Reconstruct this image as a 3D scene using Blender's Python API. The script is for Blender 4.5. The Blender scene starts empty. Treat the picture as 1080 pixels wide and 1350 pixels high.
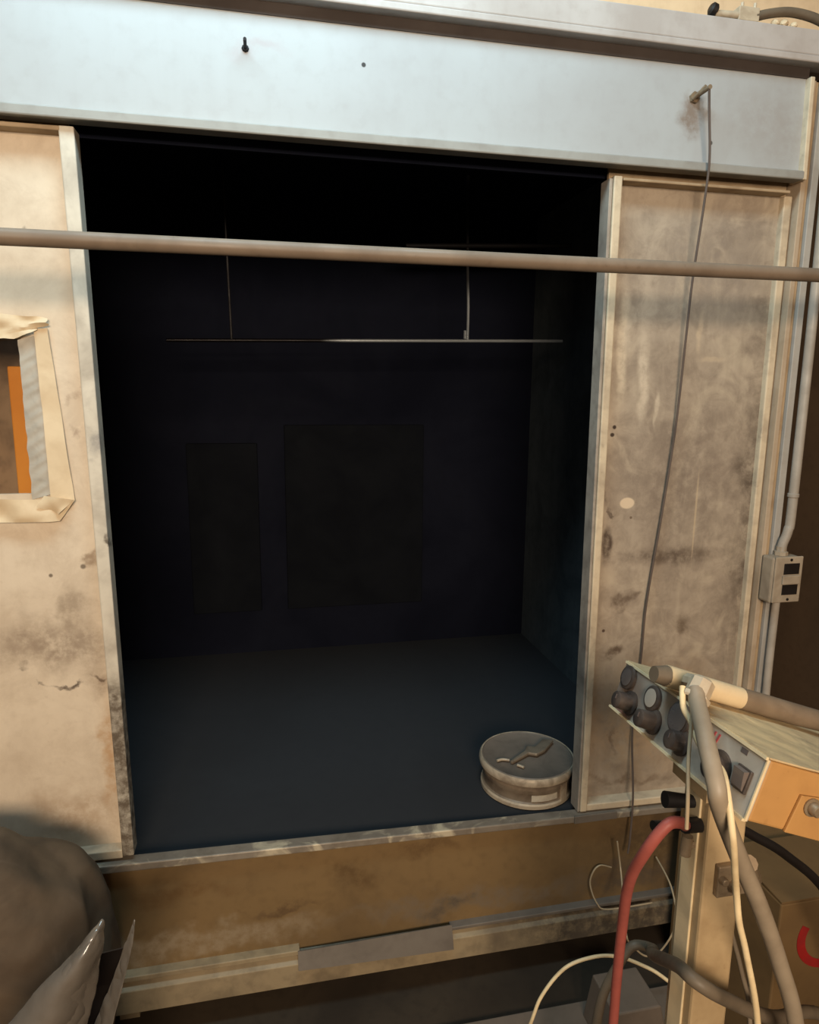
import bpy, bmesh, math, random
from mathutils import Vector, Matrix, noise
random.seed(4)
S = bpy.context.scene
COL = S.collection

# ------------------------------------------------------------------ camera
cd = bpy.data.cameras.new('camera'); cam = bpy.data.objects.new('camera', cd); COL.objects.link(cam)
cd.sensor_fit = 'HORIZONTAL'; cd.sensor_width = 36.0; cd.lens = 30.0; cd.clip_start = 0.02
cam.matrix_world = Matrix(((0.978, 0.028, -0.205, 0.3464), (-0.207, 0.177, -0.962, -1.6123),
                           (0.009, 0.984, 0.179, 1.6518), (0, 0, 0, 1)))
m3 = cam.matrix_world.to_3x3()
c0 = m3.col[0].normalized(); c2 = (m3.col[2] - c0 * m3.col[2].dot(c0)).normalized(); c1 = c2.cross(c0)
cam.matrix_world = Matrix((( c0.x, c1.x, c2.x, 0.3464), (c0.y, c1.y, c2.y, -1.6123), (c0.z, c1.z, c2.z, 1.6518), (0, 0, 0, 1)))
S.camera = cam
S.view_settings.view_transform = 'Standard'; S.view_settings.look = 'None'
S.view_settings.exposure = 0.08; S.view_settings.gamma = 1.0; S.view_settings.use_curve_mapping = False

# ------------------------------------------------------------------ light
w = bpy.data.worlds.new('world'); S.world = w; w.use_nodes = True
w.node_tree.nodes['Background'].inputs[0].default_value = (1.0, 0.86, 0.72, 1)
w.node_tree.nodes['Background'].inputs[1].default_value = 0.075

def area(name, loc, target, sx, sy, power, color):
    l = bpy.data.lights.new(name, 'AREA'); l.shape = 'RECTANGLE'; l.size = sx; l.size_y = sy
    l.energy = power; l.color = color
    o = bpy.data.objects.new(name, l); COL.objects.link(o); o.location = loc
    d = Vector(target) - Vector(loc)
    o.rotation_euler = d.to_track_quat('-Z', 'Y').to_euler()
    return o
area('fluorescent_lamp', (0.30, -0.64, 3.10), (0.40, 0.15, 2.0), 1.4, 0.34, 31.0, (0.60, 0.86, 1.0))
area('doorway_daylight', (-2.2, -3.6, 3.1), (0.8, 0.4, 1.6), 1.2, 1.0, 8.0, (0.70, 0.88, 1.0))
area('workshop_lamp', (0.25, -3.85, 2.32), (0.40, 0.0, 1.2), 1.3, 0.7, 134.0, (1.0, 0.79, 0.59))

# ------------------------------------------------------------------ materials
def lin(c):
    return tuple(((v / 255.0) / 12.92 if v / 255.0 <= 0.04045 else ((v / 255.0 + 0.055) / 1.055) ** 2.4) for v in c) + (1.0,)

def grime(name, base, dirt, amt=0.5, scale=4.0, rough=0.6, metallic=0.0, streak=0.0, blobs=(), bump=0.15,
          speck=0.0, light=None, fine=30.0, spec=0.3, distort=0.05, mottle=0.0):
    """Painted sheet with patchy dirt; blobs = (centre, radii, colour, strength, softness) coloured spots fixed to the thing, wear and also painted shade."""
    m = bpy.data.materials.new(name); m.use_nodes = True
    nt = m.node_tree; N = nt.nodes; Lk = nt.links
    b = N['Principled BSDF']; b.inputs['Roughness'].default_value = rough; b.inputs['Metallic'].default_value = metallic
    b.inputs['Specular IOR Level'].default_value = spec
    tc = N.new('ShaderNodeTexCoord'); co = tc.outputs['Object']
    def nz(sc, det=6.0, vec=co, dist=0.0, rg=0.55):
        n = N.new('ShaderNodeTexNoise'); n.inputs['Scale'].default_value = sc; n.inputs['Detail'].default_value = det
        n.inputs['Distortion'].default_value = dist; n.inputs['Roughness'].default_value = rg
        Lk.new(vec, n.inputs['Vector']); return n
    def rng(v, a, c, lo, hi):
        r = N.new('ShaderNodeMapRange'); r.inputs[1].default_value = a; r.inputs[2].default_value = c
        r.inputs[3].default_value = lo; r.inputs[4].default_value = hi; r.interpolation_type = 'SMOOTHSTEP'
        Lk.new(v, r.inputs[0]); return r.outputs[0]
    def mix(fac, a, c):
        x = N.new('ShaderNodeMix'); x.data_type = 'RGBA'
        if isinstance(fac, float): x.inputs[0].default_value = fac
        else: Lk.new(fac, x.inputs[0])
        for i, v in ((6, a), (7, c)):
            if isinstance(v, tuple): x.inputs[i].default_value = v
            else: Lk.new(v, x.inputs[i])
        return x.outputs[2]
    n1 = nz(scale, 8.0, dist=0.6); n2 = nz(fine, 5.0)
    colr = mix(rng(n1.outputs[0], 0.38, 0.72, 0.0, amt), lin(base), lin(dirt))
    colr = mix(rng(n2.outputs[0], 0.45, 0.75, 0.0, amt * 0.5), colr, lin(dirt))
    if mottle:
        n5 = nz(scale * 3.0, 10.0, dist=0.5, rg=0.72)
        colr = mix(rng(n5.outputs[0], 0.40, 0.66, 0.0, mottle), colr, lin(dirt))
        mp5 = N.new('ShaderNodeMapping'); mp5.inputs['Scale'].default_value = (9.0, 9.0, 3.0); mp5.inputs['Rotation'].default_value = (0, 0.35, 0); Lk.new(co, mp5.inputs[0])
        n6 = nz(1.6, 9.0, mp5.outputs[0], dist=0.7, rg=0.68)
        colr = mix(rng(n6.outputs[0], 0.52, 0.68, 0.0, mottle * 0.8), colr, lin(light or base))
    if light:
        n4 = nz(scale * 1.7, 6.0, dist=1.0)
        colr = mix(rng(n4.outputs[0], 0.55, 0.7, 0.0, 0.6), colr, lin(light))
    if streak:
        mp = N.new('ShaderNodeMapping'); mp.inputs['Scale'].default_value = (22.0, 22.0, 1.6); Lk.new(co, mp.inputs[0])
        n3 = nz(1.0, 5.0, mp.outputs[0])
        colr = mix(rng(n3.outputs[0], 0.45, 0.75, 0.0, streak), colr, lin(dirt))
    if blobs:
        nd = nz(9.0, 6.0)
        sub = N.new('ShaderNodeVectorMath'); sub.operation = 'SUBTRACT'; Lk.new(nd.outputs['Color'], sub.inputs[0])
        sub.inputs[1].default_value = (0.5, 0.5, 0.5)
        scl = N.new('ShaderNodeVectorMath'); scl.operation = 'SCALE'; Lk.new(sub.outputs[0], scl.inputs[0]); scl.inputs['Scale'].default_value = distort * 4
        wv = N.new('ShaderNodeVectorMath'); wv.operation = 'ADD'; Lk.new(co, wv.inputs[0]); Lk.new(scl.outputs[0], wv.inputs[1])
        scl2 = N.new('ShaderNodeVectorMath'); scl2.operation = 'SCALE'; Lk.new(sub.outputs[0], scl2.inputs[0]); scl2.inputs['Scale'].default_value = 0.045
        wv2 = N.new('ShaderNodeVectorMath'); wv2.operation = 'ADD'; Lk.new(co, wv2.inputs[0]); Lk.new(scl2.outputs[0], wv2.inputs[1])
        nb = nz(28.0, 8.0, rg=0.7)
        for (cx, cz, rx, rz, cl, st, soft, warp) in blobs:
            s1 = N.new('ShaderNodeVectorMath'); s1.operation = 'SUBTRACT'; Lk.new((co, wv.outputs[0], wv2.outputs[0])[warp], s1.inputs[0]); s1.inputs[1].default_value = (cx, 0, cz)
            s2 = N.new('ShaderNodeVectorMath'); s2.operation = 'MULTIPLY'; Lk.new(s1.outputs[0], s2.inputs[0]); s2.inputs[1].default_value = (1 / rx, 0, 1 / rz)
            s3 = N.new('ShaderNodeVectorMath'); s3.operation = 'LENGTH'; Lk.new(s2.outputs[0], s3.inputs[0])
            fo = rng(s3.outputs['Value'], max(0.0, 1.0 - soft), 1.0, st, 0.0)
            if warp:
                mm = N.new('ShaderNodeMath'); mm.operation = 'MULTIPLY'; Lk.new(fo, mm.inputs[0]); Lk.new(rng(nb.outputs[0], 0.3, 0.62, 0.25, 1.15), mm.inputs[1]); mm.use_clamp = True; fo = mm.outputs[0]
            colr = mix(fo, colr, lin(cl))
    if speck:
        v = nz(60.0, 2.0)
        colr = mix(rng(v.outputs[0], 0.68, 0.72, 0.0, speck), colr, lin(dirt))
    Lk.new(colr, b.inputs['Base Color'])
    if bump:
        bp = N.new('ShaderNodeBump'); bp.inputs['Strength'].default_value = bump; bp.inputs['Distance'].default_value = 0.004
        Lk.new(n2.outputs[0], bp.inputs['Height']); Lk.new(bp.outputs[0], b.inputs['Normal'])
    rr = rng(n1.outputs[0], 0.3, 0.7, rough - 0.08, min(1.0, rough + 0.12)); Lk.new(rr, b.inputs['Roughness'])
    return m

def plain(name, c, rough=0.5, metallic=0.0, spec=0.4):
    return grime(name, c, tuple(v * 0.6 for v in c), 0.35, 14.0, rough, metallic, bump=0.06, spec=spec)

DK = (74, 62, 50); GR = (120, 108, 94); CR = (214, 196, 164)
M = {}
M['header'] = grime('pale_header_paint', (166, 170, 170), (148, 146, 144), 0.45, 2.2, 0.5, streak=0.12, bump=0.04, blobs=[
    (1.385, 2.31, 0.05, 0.07, (120, 104, 90), 0.75, 0.9, 1), (1.62, 2.31, 0.22, 0.16, (150, 146, 142), 0.55, 0.9, 1),
    (0.36, 2.34, 0.07, 0.025, (160, 150, 150), 0.5, 0.9, 1), (0.58, 2.338, 0.006, 0.006, (30, 26, 24), 0.95, 0.4, 0),
    (1.435, 2.247, 0.006, 0.006, (70, 66, 62), 0.9, 0.4, 0)])
M['beam'] = grime('grey_beam_paint', (176, 170, 164), (140, 128, 118), 0.5, 3.0, 0.55, streak=0.15, bump=0.05)
M['beam_shade'] = grime('beam_underside_shade', (66, 58, 53), (52, 45, 41), 0.5, 5.0, 0.7, bump=0.05)  # dark colour paints the unlit underside of the top beam
M['lip'] = grime('grey_lip_paint', (150, 150, 144), (116, 110, 102), 0.5, 6.0, 0.5, bump=0.05)
M['doorL'] = grime('cream_door_paint', (214, 198, 174), (168, 148, 124), 0.4, 3.0, 0.55, streak=0.1, speck=0.1, mottle=0.3, blobs=[
    (-0.13, 1.06, 0.17, 0.11, (118, 98, 80), 0.6, 0.9, 1), (-0.06, 0.96, 0.09, 0.05, (126, 104, 84), 0.55, 0.9, 1),
    (-0.155, 0.945, 0.04, 0.012, (70, 56, 46), 0.8, 0.7, 1), (-0.07, 0.962, 0.035, 0.010, (92, 74, 58), 0.7, 0.7, 1),
    (-0.20, 1.0, 0.02, 0.02, (80, 66, 56), 0.6, 0.8, 1), (-0.10, 1.14, 0.05, 0.05, (130, 112, 92), 0.5, 0.9, 1),
    (-0.14, 1.985, 0.012, 0.016, (120, 106, 92), 0.7, 0.8, 1), (-0.035, 0.75, 0.03, 0.22, (168, 118, 56), 0.5, 0.9, 1),
    (-0.13, 0.62, 0.2, 0.10, (150, 118, 86), 0.45, 0.9, 1), (-0.035, 1.27, 0.022, 0.05, (140, 118, 94), 0.7, 0.6, 1),
    (-0.07, 1.24, 0.008, 0.008, (90, 76, 62), 0.8, 0.6, 0), (-0.14, 1.222, 0.006, 0.006, (80, 66, 52), 0.8, 0.6, 0),
    (-0.05, 1.62, 0.012, 0.02, (160, 138, 118), 0.6, 0.9, 1), (-0.055, 1.555, 0.014, 0.016, (150, 128, 110), 0.6, 0.9, 1)])
M['doorR'] = grime('stained_door_paint', (174, 160, 141), (126, 113, 99), 0.55, 5.0, 0.6, streak=0.25, speck=0.08, mottle=0.55, light=(188, 174, 152), blobs=[
    (1.40, 0.72, 0.32, 0.24, (178, 150, 116), 0.7, 0.9, 1), (1.46, 1.42, 0.30, 0.36, (112, 98, 86), 0.5, 0.9, 1), (1.48, 1.95, 0.26, 0.22, (134, 124, 114), 0.5, 0.9, 1),
    (1.70, 1.35, 0.115, 0.9, (66, 54, 44), 0.78, 0.95, 1), (1.44, 1.20, 0.20, 0.035, (84, 70, 58), 0.7, 0.8, 2),  # first blob: tall band, darker towards the right edge
    (1.50, 0.99, 0.055, 0.06, (92, 76, 60), 0.7, 0.9, 1), (1.31, 1.07, 0.03, 0.035, (92, 76, 62), 0.7, 0.8, 1),
    (1.265, 0.93, 0.045, 0.022, (88, 70, 54), 0.75, 0.8, 1), (1.24, 1.24, 0.02, 0.07, (74, 60, 50), 0.85, 0.6, 2),
    (1.238, 1.345, 0.012, 0.03, (80, 66, 56), 0.8, 0.6, 1), (1.255, 1.76, 0.022, 0.2, (206, 192, 168), 0.75, 0.7, 2),
    (1.32, 1.68, 0.022, 0.17, (204, 190, 168), 0.7, 0.7, 2), (1.36, 1.60, 0.008, 0.06, (202, 188, 166), 0.6, 0.7, 2),
    (1.30, 1.80, 0.03, 0.07, (200, 188, 168), 0.5, 0.8, 1), (1.475, 1.80, 0.012, 0.07, (196, 178, 152), 0.6, 0.7, 2), (1.52, 1.735, 0.06, 0.010, (190, 172, 146), 0.5, 0.7, 2),
    (1.505, 1.31, 0.004, 0.16, (190, 170, 140), 0.6, 0.6, 0), (1.296, 1.352, 0.024, 0.017, (212, 192, 164), 0.95, 0.25, 0),
    (1.31, 1.312, 0.005, 0.005, (96, 78, 60), 0.8, 0.5, 0), (1.245, 1.555, 0.007, 0.007, (52, 40, 34), 0.95, 0.5, 0), (1.24, 1.535, 0.008, 0.007, (52, 40, 34), 0.95, 0.5, 0),
    (1.25, 0.995, 0.006, 0.006, (70, 50, 40), 0.9, 0.5, 0), (1.30, 0.66, 0.014, 0.05, (104, 84, 66), 0.6, 0.8, 1), (1.36, 0.535, 0.2, 0.02, (112, 92, 72), 0.6, 0.9, 1)])
M['stile'] = grime('worn_cream_angle', (206, 190, 162), (128, 112, 96), 0.55, 9.0, 0.5, streak=0.2, speck=0.2, bump=0.08)
M['stileLow'] = grime('grey_worn_edge', (168, 158, 144), (96, 86, 78), 0.7, 6.0, 0.5, bump=0.08)
M['stileL'] = grime('pale_worn_angle', (206, 198, 180), (132, 120, 106), 0.5, 8.0, 0.5, bump=0.08, blobs=[
    (0.0, 0.7, 0.1, 0.34, (92, 80, 66), 0.85, 0.35, 1), (0.0, 1.32, 0.02, 0.02, (70, 58, 48), 0.7, 0.6, 1), (0.0, 1.52, 0.03, 0.05, (120, 116, 114), 0.6, 0.9, 1)])
M['rail'] = grime('brown_rail_paint', (172, 150, 120), (124, 100, 74), 0.6, 7.0, 0.6, bump=0.08)
M['post'] = grime('booth_frame_paint', (186, 168, 144), (134, 114, 92), 0.5, 5.0, 0.5, streak=0.25, bump=0.06)
M['postgrey'] = grime('grey_frame_paint', (166, 162, 154), (124, 116, 106), 0.45, 5.0, 0.5, streak=0.2, bump=0.05)
M['sill'] = grime('worn_steel_sill', (142, 132, 118), (92, 80, 66), 0.6, 7.0, 0.42, metallic=0.2, light=(226, 212, 180), bump=0.06)
M['apron'] = grime('brown_apron_paint', (122, 99, 66), (90, 72, 48), 0.6, 3.0, 0.6, bump=0.08, blobs=[
    (0.15, 0.24, 0.45, 0.055, (142, 126, 102), 0.75, 0.7, 1), (0.9, 0.235, 0.5, 0.05, (110, 98, 82), 0.75, 0.8, 1), (1.4, 0.24, 0.3, 0.07, (88, 76, 64), 0.7, 0.8, 1),
    (0.55, 0.37, 0.1, 0.06, (84, 62, 36), 0.6, 0.9, 1), (0.10, 0.38, 0.2, 0.05, (96, 68, 36), 0.55, 0.9, 1), (0.38, 0.30, 0.14, 0.018, (84, 64, 44), 0.65, 0.8, 1),
    (0.75, 0.42, 0.12, 0.03, (86, 64, 40), 0.6, 0.9, 1), (1.45, 0.36, 0.25, 0.14, (64, 50, 34), 0.65, 0.9, 1), (0.8, 0.23, 0.12, 0.03, (70, 62, 52), 0.6, 0.9, 1)])
M['flange'] = grime('worn_flange_paint', (150, 134, 106), (90, 79, 64), 0.65, 7.0, 0.55, bump=0.1, blobs=[
    (1.40, 0.12, 0.56, 0.3, (82, 73, 62), 0.9, 0.6, 1), (0.55, 0.15, 0.03, 0.03, (80, 70, 56), 0.7, 0.8, 1)])  # first blob: darker towards the right end
M['patch'] = grime('grey_steel_strip', (118, 110, 100), (88, 80, 72), 0.5, 8.0, 0.5, metallic=0.2, bump=0.05)
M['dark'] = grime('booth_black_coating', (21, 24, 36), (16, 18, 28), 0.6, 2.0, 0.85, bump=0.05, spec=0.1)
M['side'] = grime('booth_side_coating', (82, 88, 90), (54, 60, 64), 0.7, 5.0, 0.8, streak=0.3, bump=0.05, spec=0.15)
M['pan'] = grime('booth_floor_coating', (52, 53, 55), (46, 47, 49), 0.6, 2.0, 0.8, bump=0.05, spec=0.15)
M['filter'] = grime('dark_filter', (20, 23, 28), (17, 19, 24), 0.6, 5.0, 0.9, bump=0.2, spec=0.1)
M['pipe'] = grime('dusty_pipe', (128, 113, 97), (98, 84, 70), 0.6, 6.0, 0.5, speck=0.2, bump=0.08)
M['steel'] = grime('bright_rod', (176, 182, 184), (120, 124, 126), 0.4, 10.0, 0.35, metallic=0.6, bump=0.03, blobs=[(0.20, 1.81, 0.46, 0.4, (30, 27, 27), 1.0, 0.25, 0), (1.09, 2.2, 0.1, 0.25, (46, 44, 44), 0.95, 0.4, 0)])  # dark blobs paint the left door's and header's shadow onto the rods
M['dullrod'] = grime('dull_rod', (32, 30, 30), (24, 22, 22), 0.5, 10.0, 0.6, metallic=0.2, bump=0.03)
M['tape'] = grime('cream_masking_tape', (218, 198, 164), (182, 158, 124), 0.45, 8.0, 0.5, bump=0.1)
M['cleartape'] = grime('cloudy_clear_tape', (176, 170, 156), (140, 134, 122), 0.5, 30.0, 0.5, bump=0.15, spec=0.6)
M['orange'] = grime('orange_paint', (244, 164, 66), (216, 130, 44), 0.4, 6.0, 0.5, bump=0.03)
M['board'] = grime('added_dull_board', (176, 150, 124), (96, 80, 68), 0.8, 5.0, 0.8, bump=0.05)
M['lid'] = grime('dusty_lid', (138, 124, 110), (104, 92, 80), 0.5, 12.0, 0.5, metallic=0.2, bump=0.05)
M['lidrim'] = grime('worn_rim', (198, 180, 154), (112, 92, 74), 0.65, 22.0, 0.42, metallic=0.15, bump=0.08)
M['pail'] = grime('dusty_pail', (150, 134, 114), (88, 72, 60), 0.7, 14.0, 0.45, metallic=0.2, bump=0.08)
M['pailtag'] = grime('pail_label', (206, 194, 172), (140, 122, 104), 0.5, 25.0, 0.5, bump=0.05)
M['boxtop'] = grime('peeling_cream_lid', (202, 178, 136), (132, 116, 96), 0.8, 9.0, 0.6, light=(232, 208, 160), bump=0.25)
M['boxside'] = grime('ochre_side', (178, 134, 80), (144, 104, 58), 0.45, 9.0, 0.55, speck=0.2, bump=0.06)
M['panel'] = grime('grey_control_panel', (184, 176, 162), (112, 100, 88), 0.6, 12.0, 0.45, bump=0.05, blobs=[
    (0.03, -0.04, 0.085, 0.07, (104, 86, 74), 0.85, 0.8, 0), (0.15, -0.045, 0.09, 0.05, (136, 124, 110), 0.6, 0.9, 2), (0.03, -0.072, 0.035, 0.02, (122, 62, 50), 0.6, 0.9, 0), (0.12, -0.01, 0.08, 0.03, (142, 132, 116), 0.5, 0.9, 0)])  # reddish blob paints a red reflection at bottom left; the rest is grime
M['edge'] = plain('cream_trim', (224, 204, 164), 0.5)
M['knob'] = grime('dusty_black_knob', (62, 54, 50), (96, 84, 74), 0.5, 40.0, 0.35, bump=0.05, spec=0.5)
M['dial'] = grime('dial_face', (168, 158, 144), (150, 138, 122), 0.4, 30.0, 0.35, bump=0.0, spec=0.5)
M['dialdark'] = grime('dark_dial_face', (92, 84, 80), (66, 58, 54), 0.4, 30.0, 0.3, bump=0.0, spec=0.5)
M['rocker'] = plain('rocker_grey', (104, 94, 88), 0.4)
M['red'] = plain('red_print', (196, 92, 92), 0.6)
M['ink'] = plain('grey_print', (92, 82, 78), 0.6)
M['bolt'] = grime('dusty_bolt', (150, 132, 108), (96, 80, 62), 0.6, 40.0, 0.45, metallic=0.4, bump=0.1)
M['gun'] = grime('cream_gun_barrel', (208, 188, 152), (176, 150, 116), 0.5, 14.0, 0.45, bump=0.06)
M['gundark'] = grime('grey_gun_sleeve', (122, 106, 88), (86, 72, 58), 0.6, 12.0, 0.5, speck=0.1, bump=0.08)
M['gunfit'] = grime('cream_fitting', (186, 172, 148), (150, 132, 110), 0.5, 40.0, 0.4, bump=0.05)
M['standpost'] = grime('tan_post_paint', (186, 162, 124), (134, 108, 74), 0.6, 6.0, 0.55, streak=0.3, speck=0.25, bump=0.08)
M['hosegrey'] = grime('grey_hose', (150, 136, 116), (112, 98, 80), 0.45, 14.0, 0.5, bump=0.05)
M['hosedark'] = grime('dark_grey_cable', (108, 96, 80), (76, 66, 54), 0.45, 14.0, 0.5, bump=0.05)
M['white'] = grime('cream_cable', (226, 206, 164), (166, 140, 100), 0.5, 25.0, 0.5, bump=0.05)
M['redhose'] = grime('red_rubber_hose', (160, 84, 74), (124, 64, 56), 0.45, 16.0, 0.5, bump=0.05)
M['cord'] = plain('dark_cord', (92, 80, 72), 0.6)
M['wire'] = plain('pale_wire', (176, 158, 128), 0.4)
M['outlet'] = grime('dusty_outlet_box', (162, 149, 130), (116, 102, 86), 0.5, 18.0, 0.5, bump=0.06)
M['black'] = plain('black_plastic_and_shade', (24, 18, 15), 0.5)
M['conduit'] = grime('grey_conduit', (166, 158, 146), (124, 114, 102), 0.45, 10.0, 0.45, bump=0.05)
M['floor'] = grime('oily_concrete', (62, 52, 40), (38, 30, 22), 0.7, 3.0, 0.7, bump=0.1)
M['roomside'] = grime('brown_side_wall', (112, 92, 72), (84, 68, 52), 0.6, 1.5, 0.8, bump=0.05)
M['roomdark'] = grime('brown_room_wall', (92, 72, 52), (66, 50, 36), 0.6, 1.5, 0.8, bump=0.05)
M['ply'] = grime('tan_plywood', (214, 188, 152), (168, 142, 110), 0.55, 3.0, 0.7, streak=0.25, bump=0.05)
M['sack'] = grime('dark_brown_sackcloth', (90, 75, 58), (66, 54, 42), 0.7, 7.0, 0.8, bump=0.15, light=(94, 80, 66))
M['bag'] = grime('grey_brown_plastic', (106, 99, 90), (76, 69, 60), 0.5, 7.0, 0.2, bump=0.5, spec=1.0, fine=11.0)
M['carton'] = grime('tan_carton', (112, 88, 56), (84, 64, 40), 0.5, 4.0, 0.7, bump=0.05)
M['redmark'] = plain('red_carton_print', (150, 30, 26), 0.6)
M['plate'] = grime('grey_floor_plate', (112, 100, 88), (84, 74, 62), 0.5, 4.0, 0.6, bump=0.05)
# dusty glass pane of the door
g = bpy.data.materials.new('dusty_pane'); g.use_nodes = True; nt = g.node_tree; nt.nodes.clear()
o_ = nt.nodes.new('ShaderNodeOutputMaterial'); mx = nt.nodes.new('ShaderNodeMixShader'); tr = nt.nodes.new('ShaderNodeBsdfTransparent')
gl = nt.nodes.new('ShaderNodeBsdfGlossy'); gl.inputs['Roughness'].default_value = 0.08; tr.inputs[0].default_value = (0.94, 0.92, 0.88, 1)
mx.inputs[0].default_value = 0.06; nt.links.new(tr.outputs[0], mx.inputs[1]); nt.links.new(gl.outputs[0], mx.inputs[2]); nt.links.new(mx.outputs[0], o_.inputs[0])
M['pane'] = g

# ------------------------------------------------------------------ geometry helpers
class MB:
    def __init__(self): self.bm = bmesh.new()
    def box(self, x0, x1, y0, y1, z0, z1, mat=None):
        r = bmesh.ops.create_cube(self.bm, size=1.0)['verts']
        for v in r:
            v.co = Vector(((x0 + x1) / 2 + v.co.x * (x1 - x0), (y0 + y1) / 2 + v.co.y * (y1 - y0), (z0 + z1) / 2 + v.co.z * (z1 - z0)))
            if mat is not None: v.co = mat @ v.co
        return self
    def hexa(self, pts):
        """eight corners: bottom four then top four, same turn"""
        v = [self.bm.verts.new(p) for p in pts]
        for f in ((3, 2, 1, 0), (4, 5, 6, 7), (0, 1, 5, 4), (1, 2, 6, 5), (2, 3, 7, 6), (3, 0, 4, 7)): self.bm.faces.new([v[i] for i in f])
        return self
    def strip(self, xa, xb, za, zb, xa2, xb2, y0, y1):
        """upright bar: x range xa..xb at za, xa2..xb2 at zb"""
        return self.hexa([(xa, y0, za), (xb, y0, za), (xb, y1, za), (xa, y1, za), (xa2, y0, zb), (xb2, y0, zb), (xb2, y1, zb), (xa2, y1, zb)])
    def prism(self, poly, d):
        """closed outline poly (3-D points) pushed along d"""
        a = [self.bm.verts.new(p) for p in poly]; d = Vector(d); c = [self.bm.verts.new(Vector(p) + d) for p in poly]
        n = len(a); self.bm.faces.new(a[::-1]); self.bm.faces.new(c)
        for i in range(n): self.bm.faces.new((a[i], a[(i + 1) % n], c[(i + 1) % n], c[i]))
        return self
    def rings(self, rings, cap=True):
        vs = [[self.bm.verts.new(p) for p in r] for r in rings]; n = len(vs[0])
        for a, c in zip(vs, vs[1:]):
            for i in range(n): self.bm.faces.new((a[i], a[(i + 1) % n], c[(i + 1) % n], c[i]))
        if cap: self.bm.faces.new(vs[0][::-1]); self.bm.faces.new(vs[-1])
        return self
    def tube(self, pts, r, seg=10, smooth=True, sub=6):
        P = [Vector(p) for p in pts]
        R = list(r) if isinstance(r, (list, tuple)) else [r] * len(P)
        if smooth and len(P) > 2:
            Q, RR = [], []
            for i in range(len(P) - 1):
                p0 = P[max(i - 1, 0)]; p1 = P[i]; p2 = P[i + 1]; p3 = P[min(i + 2, len(P) - 1)]
                for k in range(sub):
                    t = k / sub
                    Q.append(0.5 * (2 * p1 + (p2 - p0) * t + (2 * p0 - 5 * p1 + 4 * p2 - p3) * t * t + (3 * p1 - p0 - 3 * p2 + p3) * t ** 3))
                    RR.append(R[i] * (1 - t) + R[i + 1] * t)
            Q.append(P[-1]); RR.append(R[-1]); P, R = Q, RR
        up = Vector((0.13, 0.37, 0.92)); T0 = (P[1] - P[0]).normalized(); u = T0.cross(up).normalized()
        rings = []
        for i, p in enumerate(P):
            t = (P[min(i + 1, len(P) - 1)] - P[max(i - 1, 0)]).normalized()
            u = (u - t * u.dot(t)).normalized(); v = t.cross(u)
            rings.append([p + (u * math.cos(a) + v * math.sin(a)) * R[i] for a in [2 * math.pi * k / seg for k in range(seg)]])
        return self.rings(rings)
    def lathe(self, prof, c, axis=(0, 0, 1), seg=40):
        ax = Vector(axis).normalized(); u = ax.orthogonal().normalized(); v = ax.cross(u); c = Vector(c)
        rings = [[c + ax * h + (u * math.cos(a) + v * math.sin(a)) * max(r, 1e-4) for a in [2 * math.pi * k / seg for k in range(seg)]] for r, h in prof]
        return self.rings(rings)
    def sheet(self, quad, nx, ny, amp=0.0, fr=8.0, seed=0.0, thick=0.002):
        """rumpled thin sheet over the quad (four corners in turn), with thickness"""
        q = [Vector(p) for p in quad]; n = (q[1] - q[0]).cross(q[3] - q[0]).normalized()
        g = {}
        for s in (0, 1):
            for i in range(nx + 1):
                for j in range(ny + 1):
                    a, b = i / nx, j / ny
                    p = (q[0] * (1 - a) + q[1] * a) * (1 - b) + (q[3] * (1 - a) + q[2] * a) * b
                    p = p + n * ((noise.noise(p * fr + Vector((seed, seed, 0))) + 0.55) * amp) + n * (thick * s)
                    g[s, i, j] = self.bm.verts.new(p)
        for i in range(nx):
            for j in range(ny):
                self.bm.faces.new((g[0, i, j], g[0, i, j + 1], g[0, i + 1, j + 1], g[0, i + 1, j])); self.bm.faces.new((g[1, i, j], g[1, i + 1, j], g[1, i + 1, j + 1], g[1, i, j + 1]))
        for i in range(nx):
            for j in (0, ny): self.bm.faces.new((g[0, i, j], g[0, i + 1, j], g[1, i + 1, j], g[1, i, j]))
        for j in range(ny):
            for i in (0, nx): self.bm.faces.new((g[0, i, j], g[0, i, j + 1], g[1, i, j + 1], g[1, i, j]))
        return self

def obj(name, mb, mat, parent=None, smooth=False, bevel=0.0, label=None):
    bmesh.ops.recalc_face_normals(mb.bm, faces=mb.bm.faces[:])
    me = bpy.data.meshes.new(name); mb.bm.to_mesh(me); mb.bm.free(); me.materials.append(M[mat] if isinstance(mat, str) else mat)
    o = bpy.data.objects.new(name, me); COL.objects.link(o)
    if parent is not None:
        o.parent = parent
        top = parent
        if not parent.get('_rot') and parent.get('_base') is not None and parent.parent is None: o.location = -Vector(parent['_base'])
    if smooth:
        for p in me.polygons: p.use_smooth = True
        me.set_sharp_from_angle(angle=math.radians(38))
    if bevel:
        md = o.modifiers.new('bevel', 'BEVEL'); md.width = bevel; md.segments = 2; md.limit_method = 'ANGLE'
    if label: o['label'] = label
    return o

def thing(name, label, cat, base=(0, 0, 0), group=None, mat=None):
    o = bpy.data.objects.new(name, None); COL.objects.link(o); o['label'] = label; o['category'] = cat; o.empty_display_size = 0.05
    if mat is not None: o.matrix_world = mat; o['_rot'] = 1
    else: o.location = base; o['_base'] = base
    if group: o['group'] = group
    return o
def tag(o, label, cat, group=None):
    o['label'] = label; o['category'] = cat
    if group: o['group'] = group
    return o
def struct(o): o['kind'] = 'structure'; return o

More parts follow.
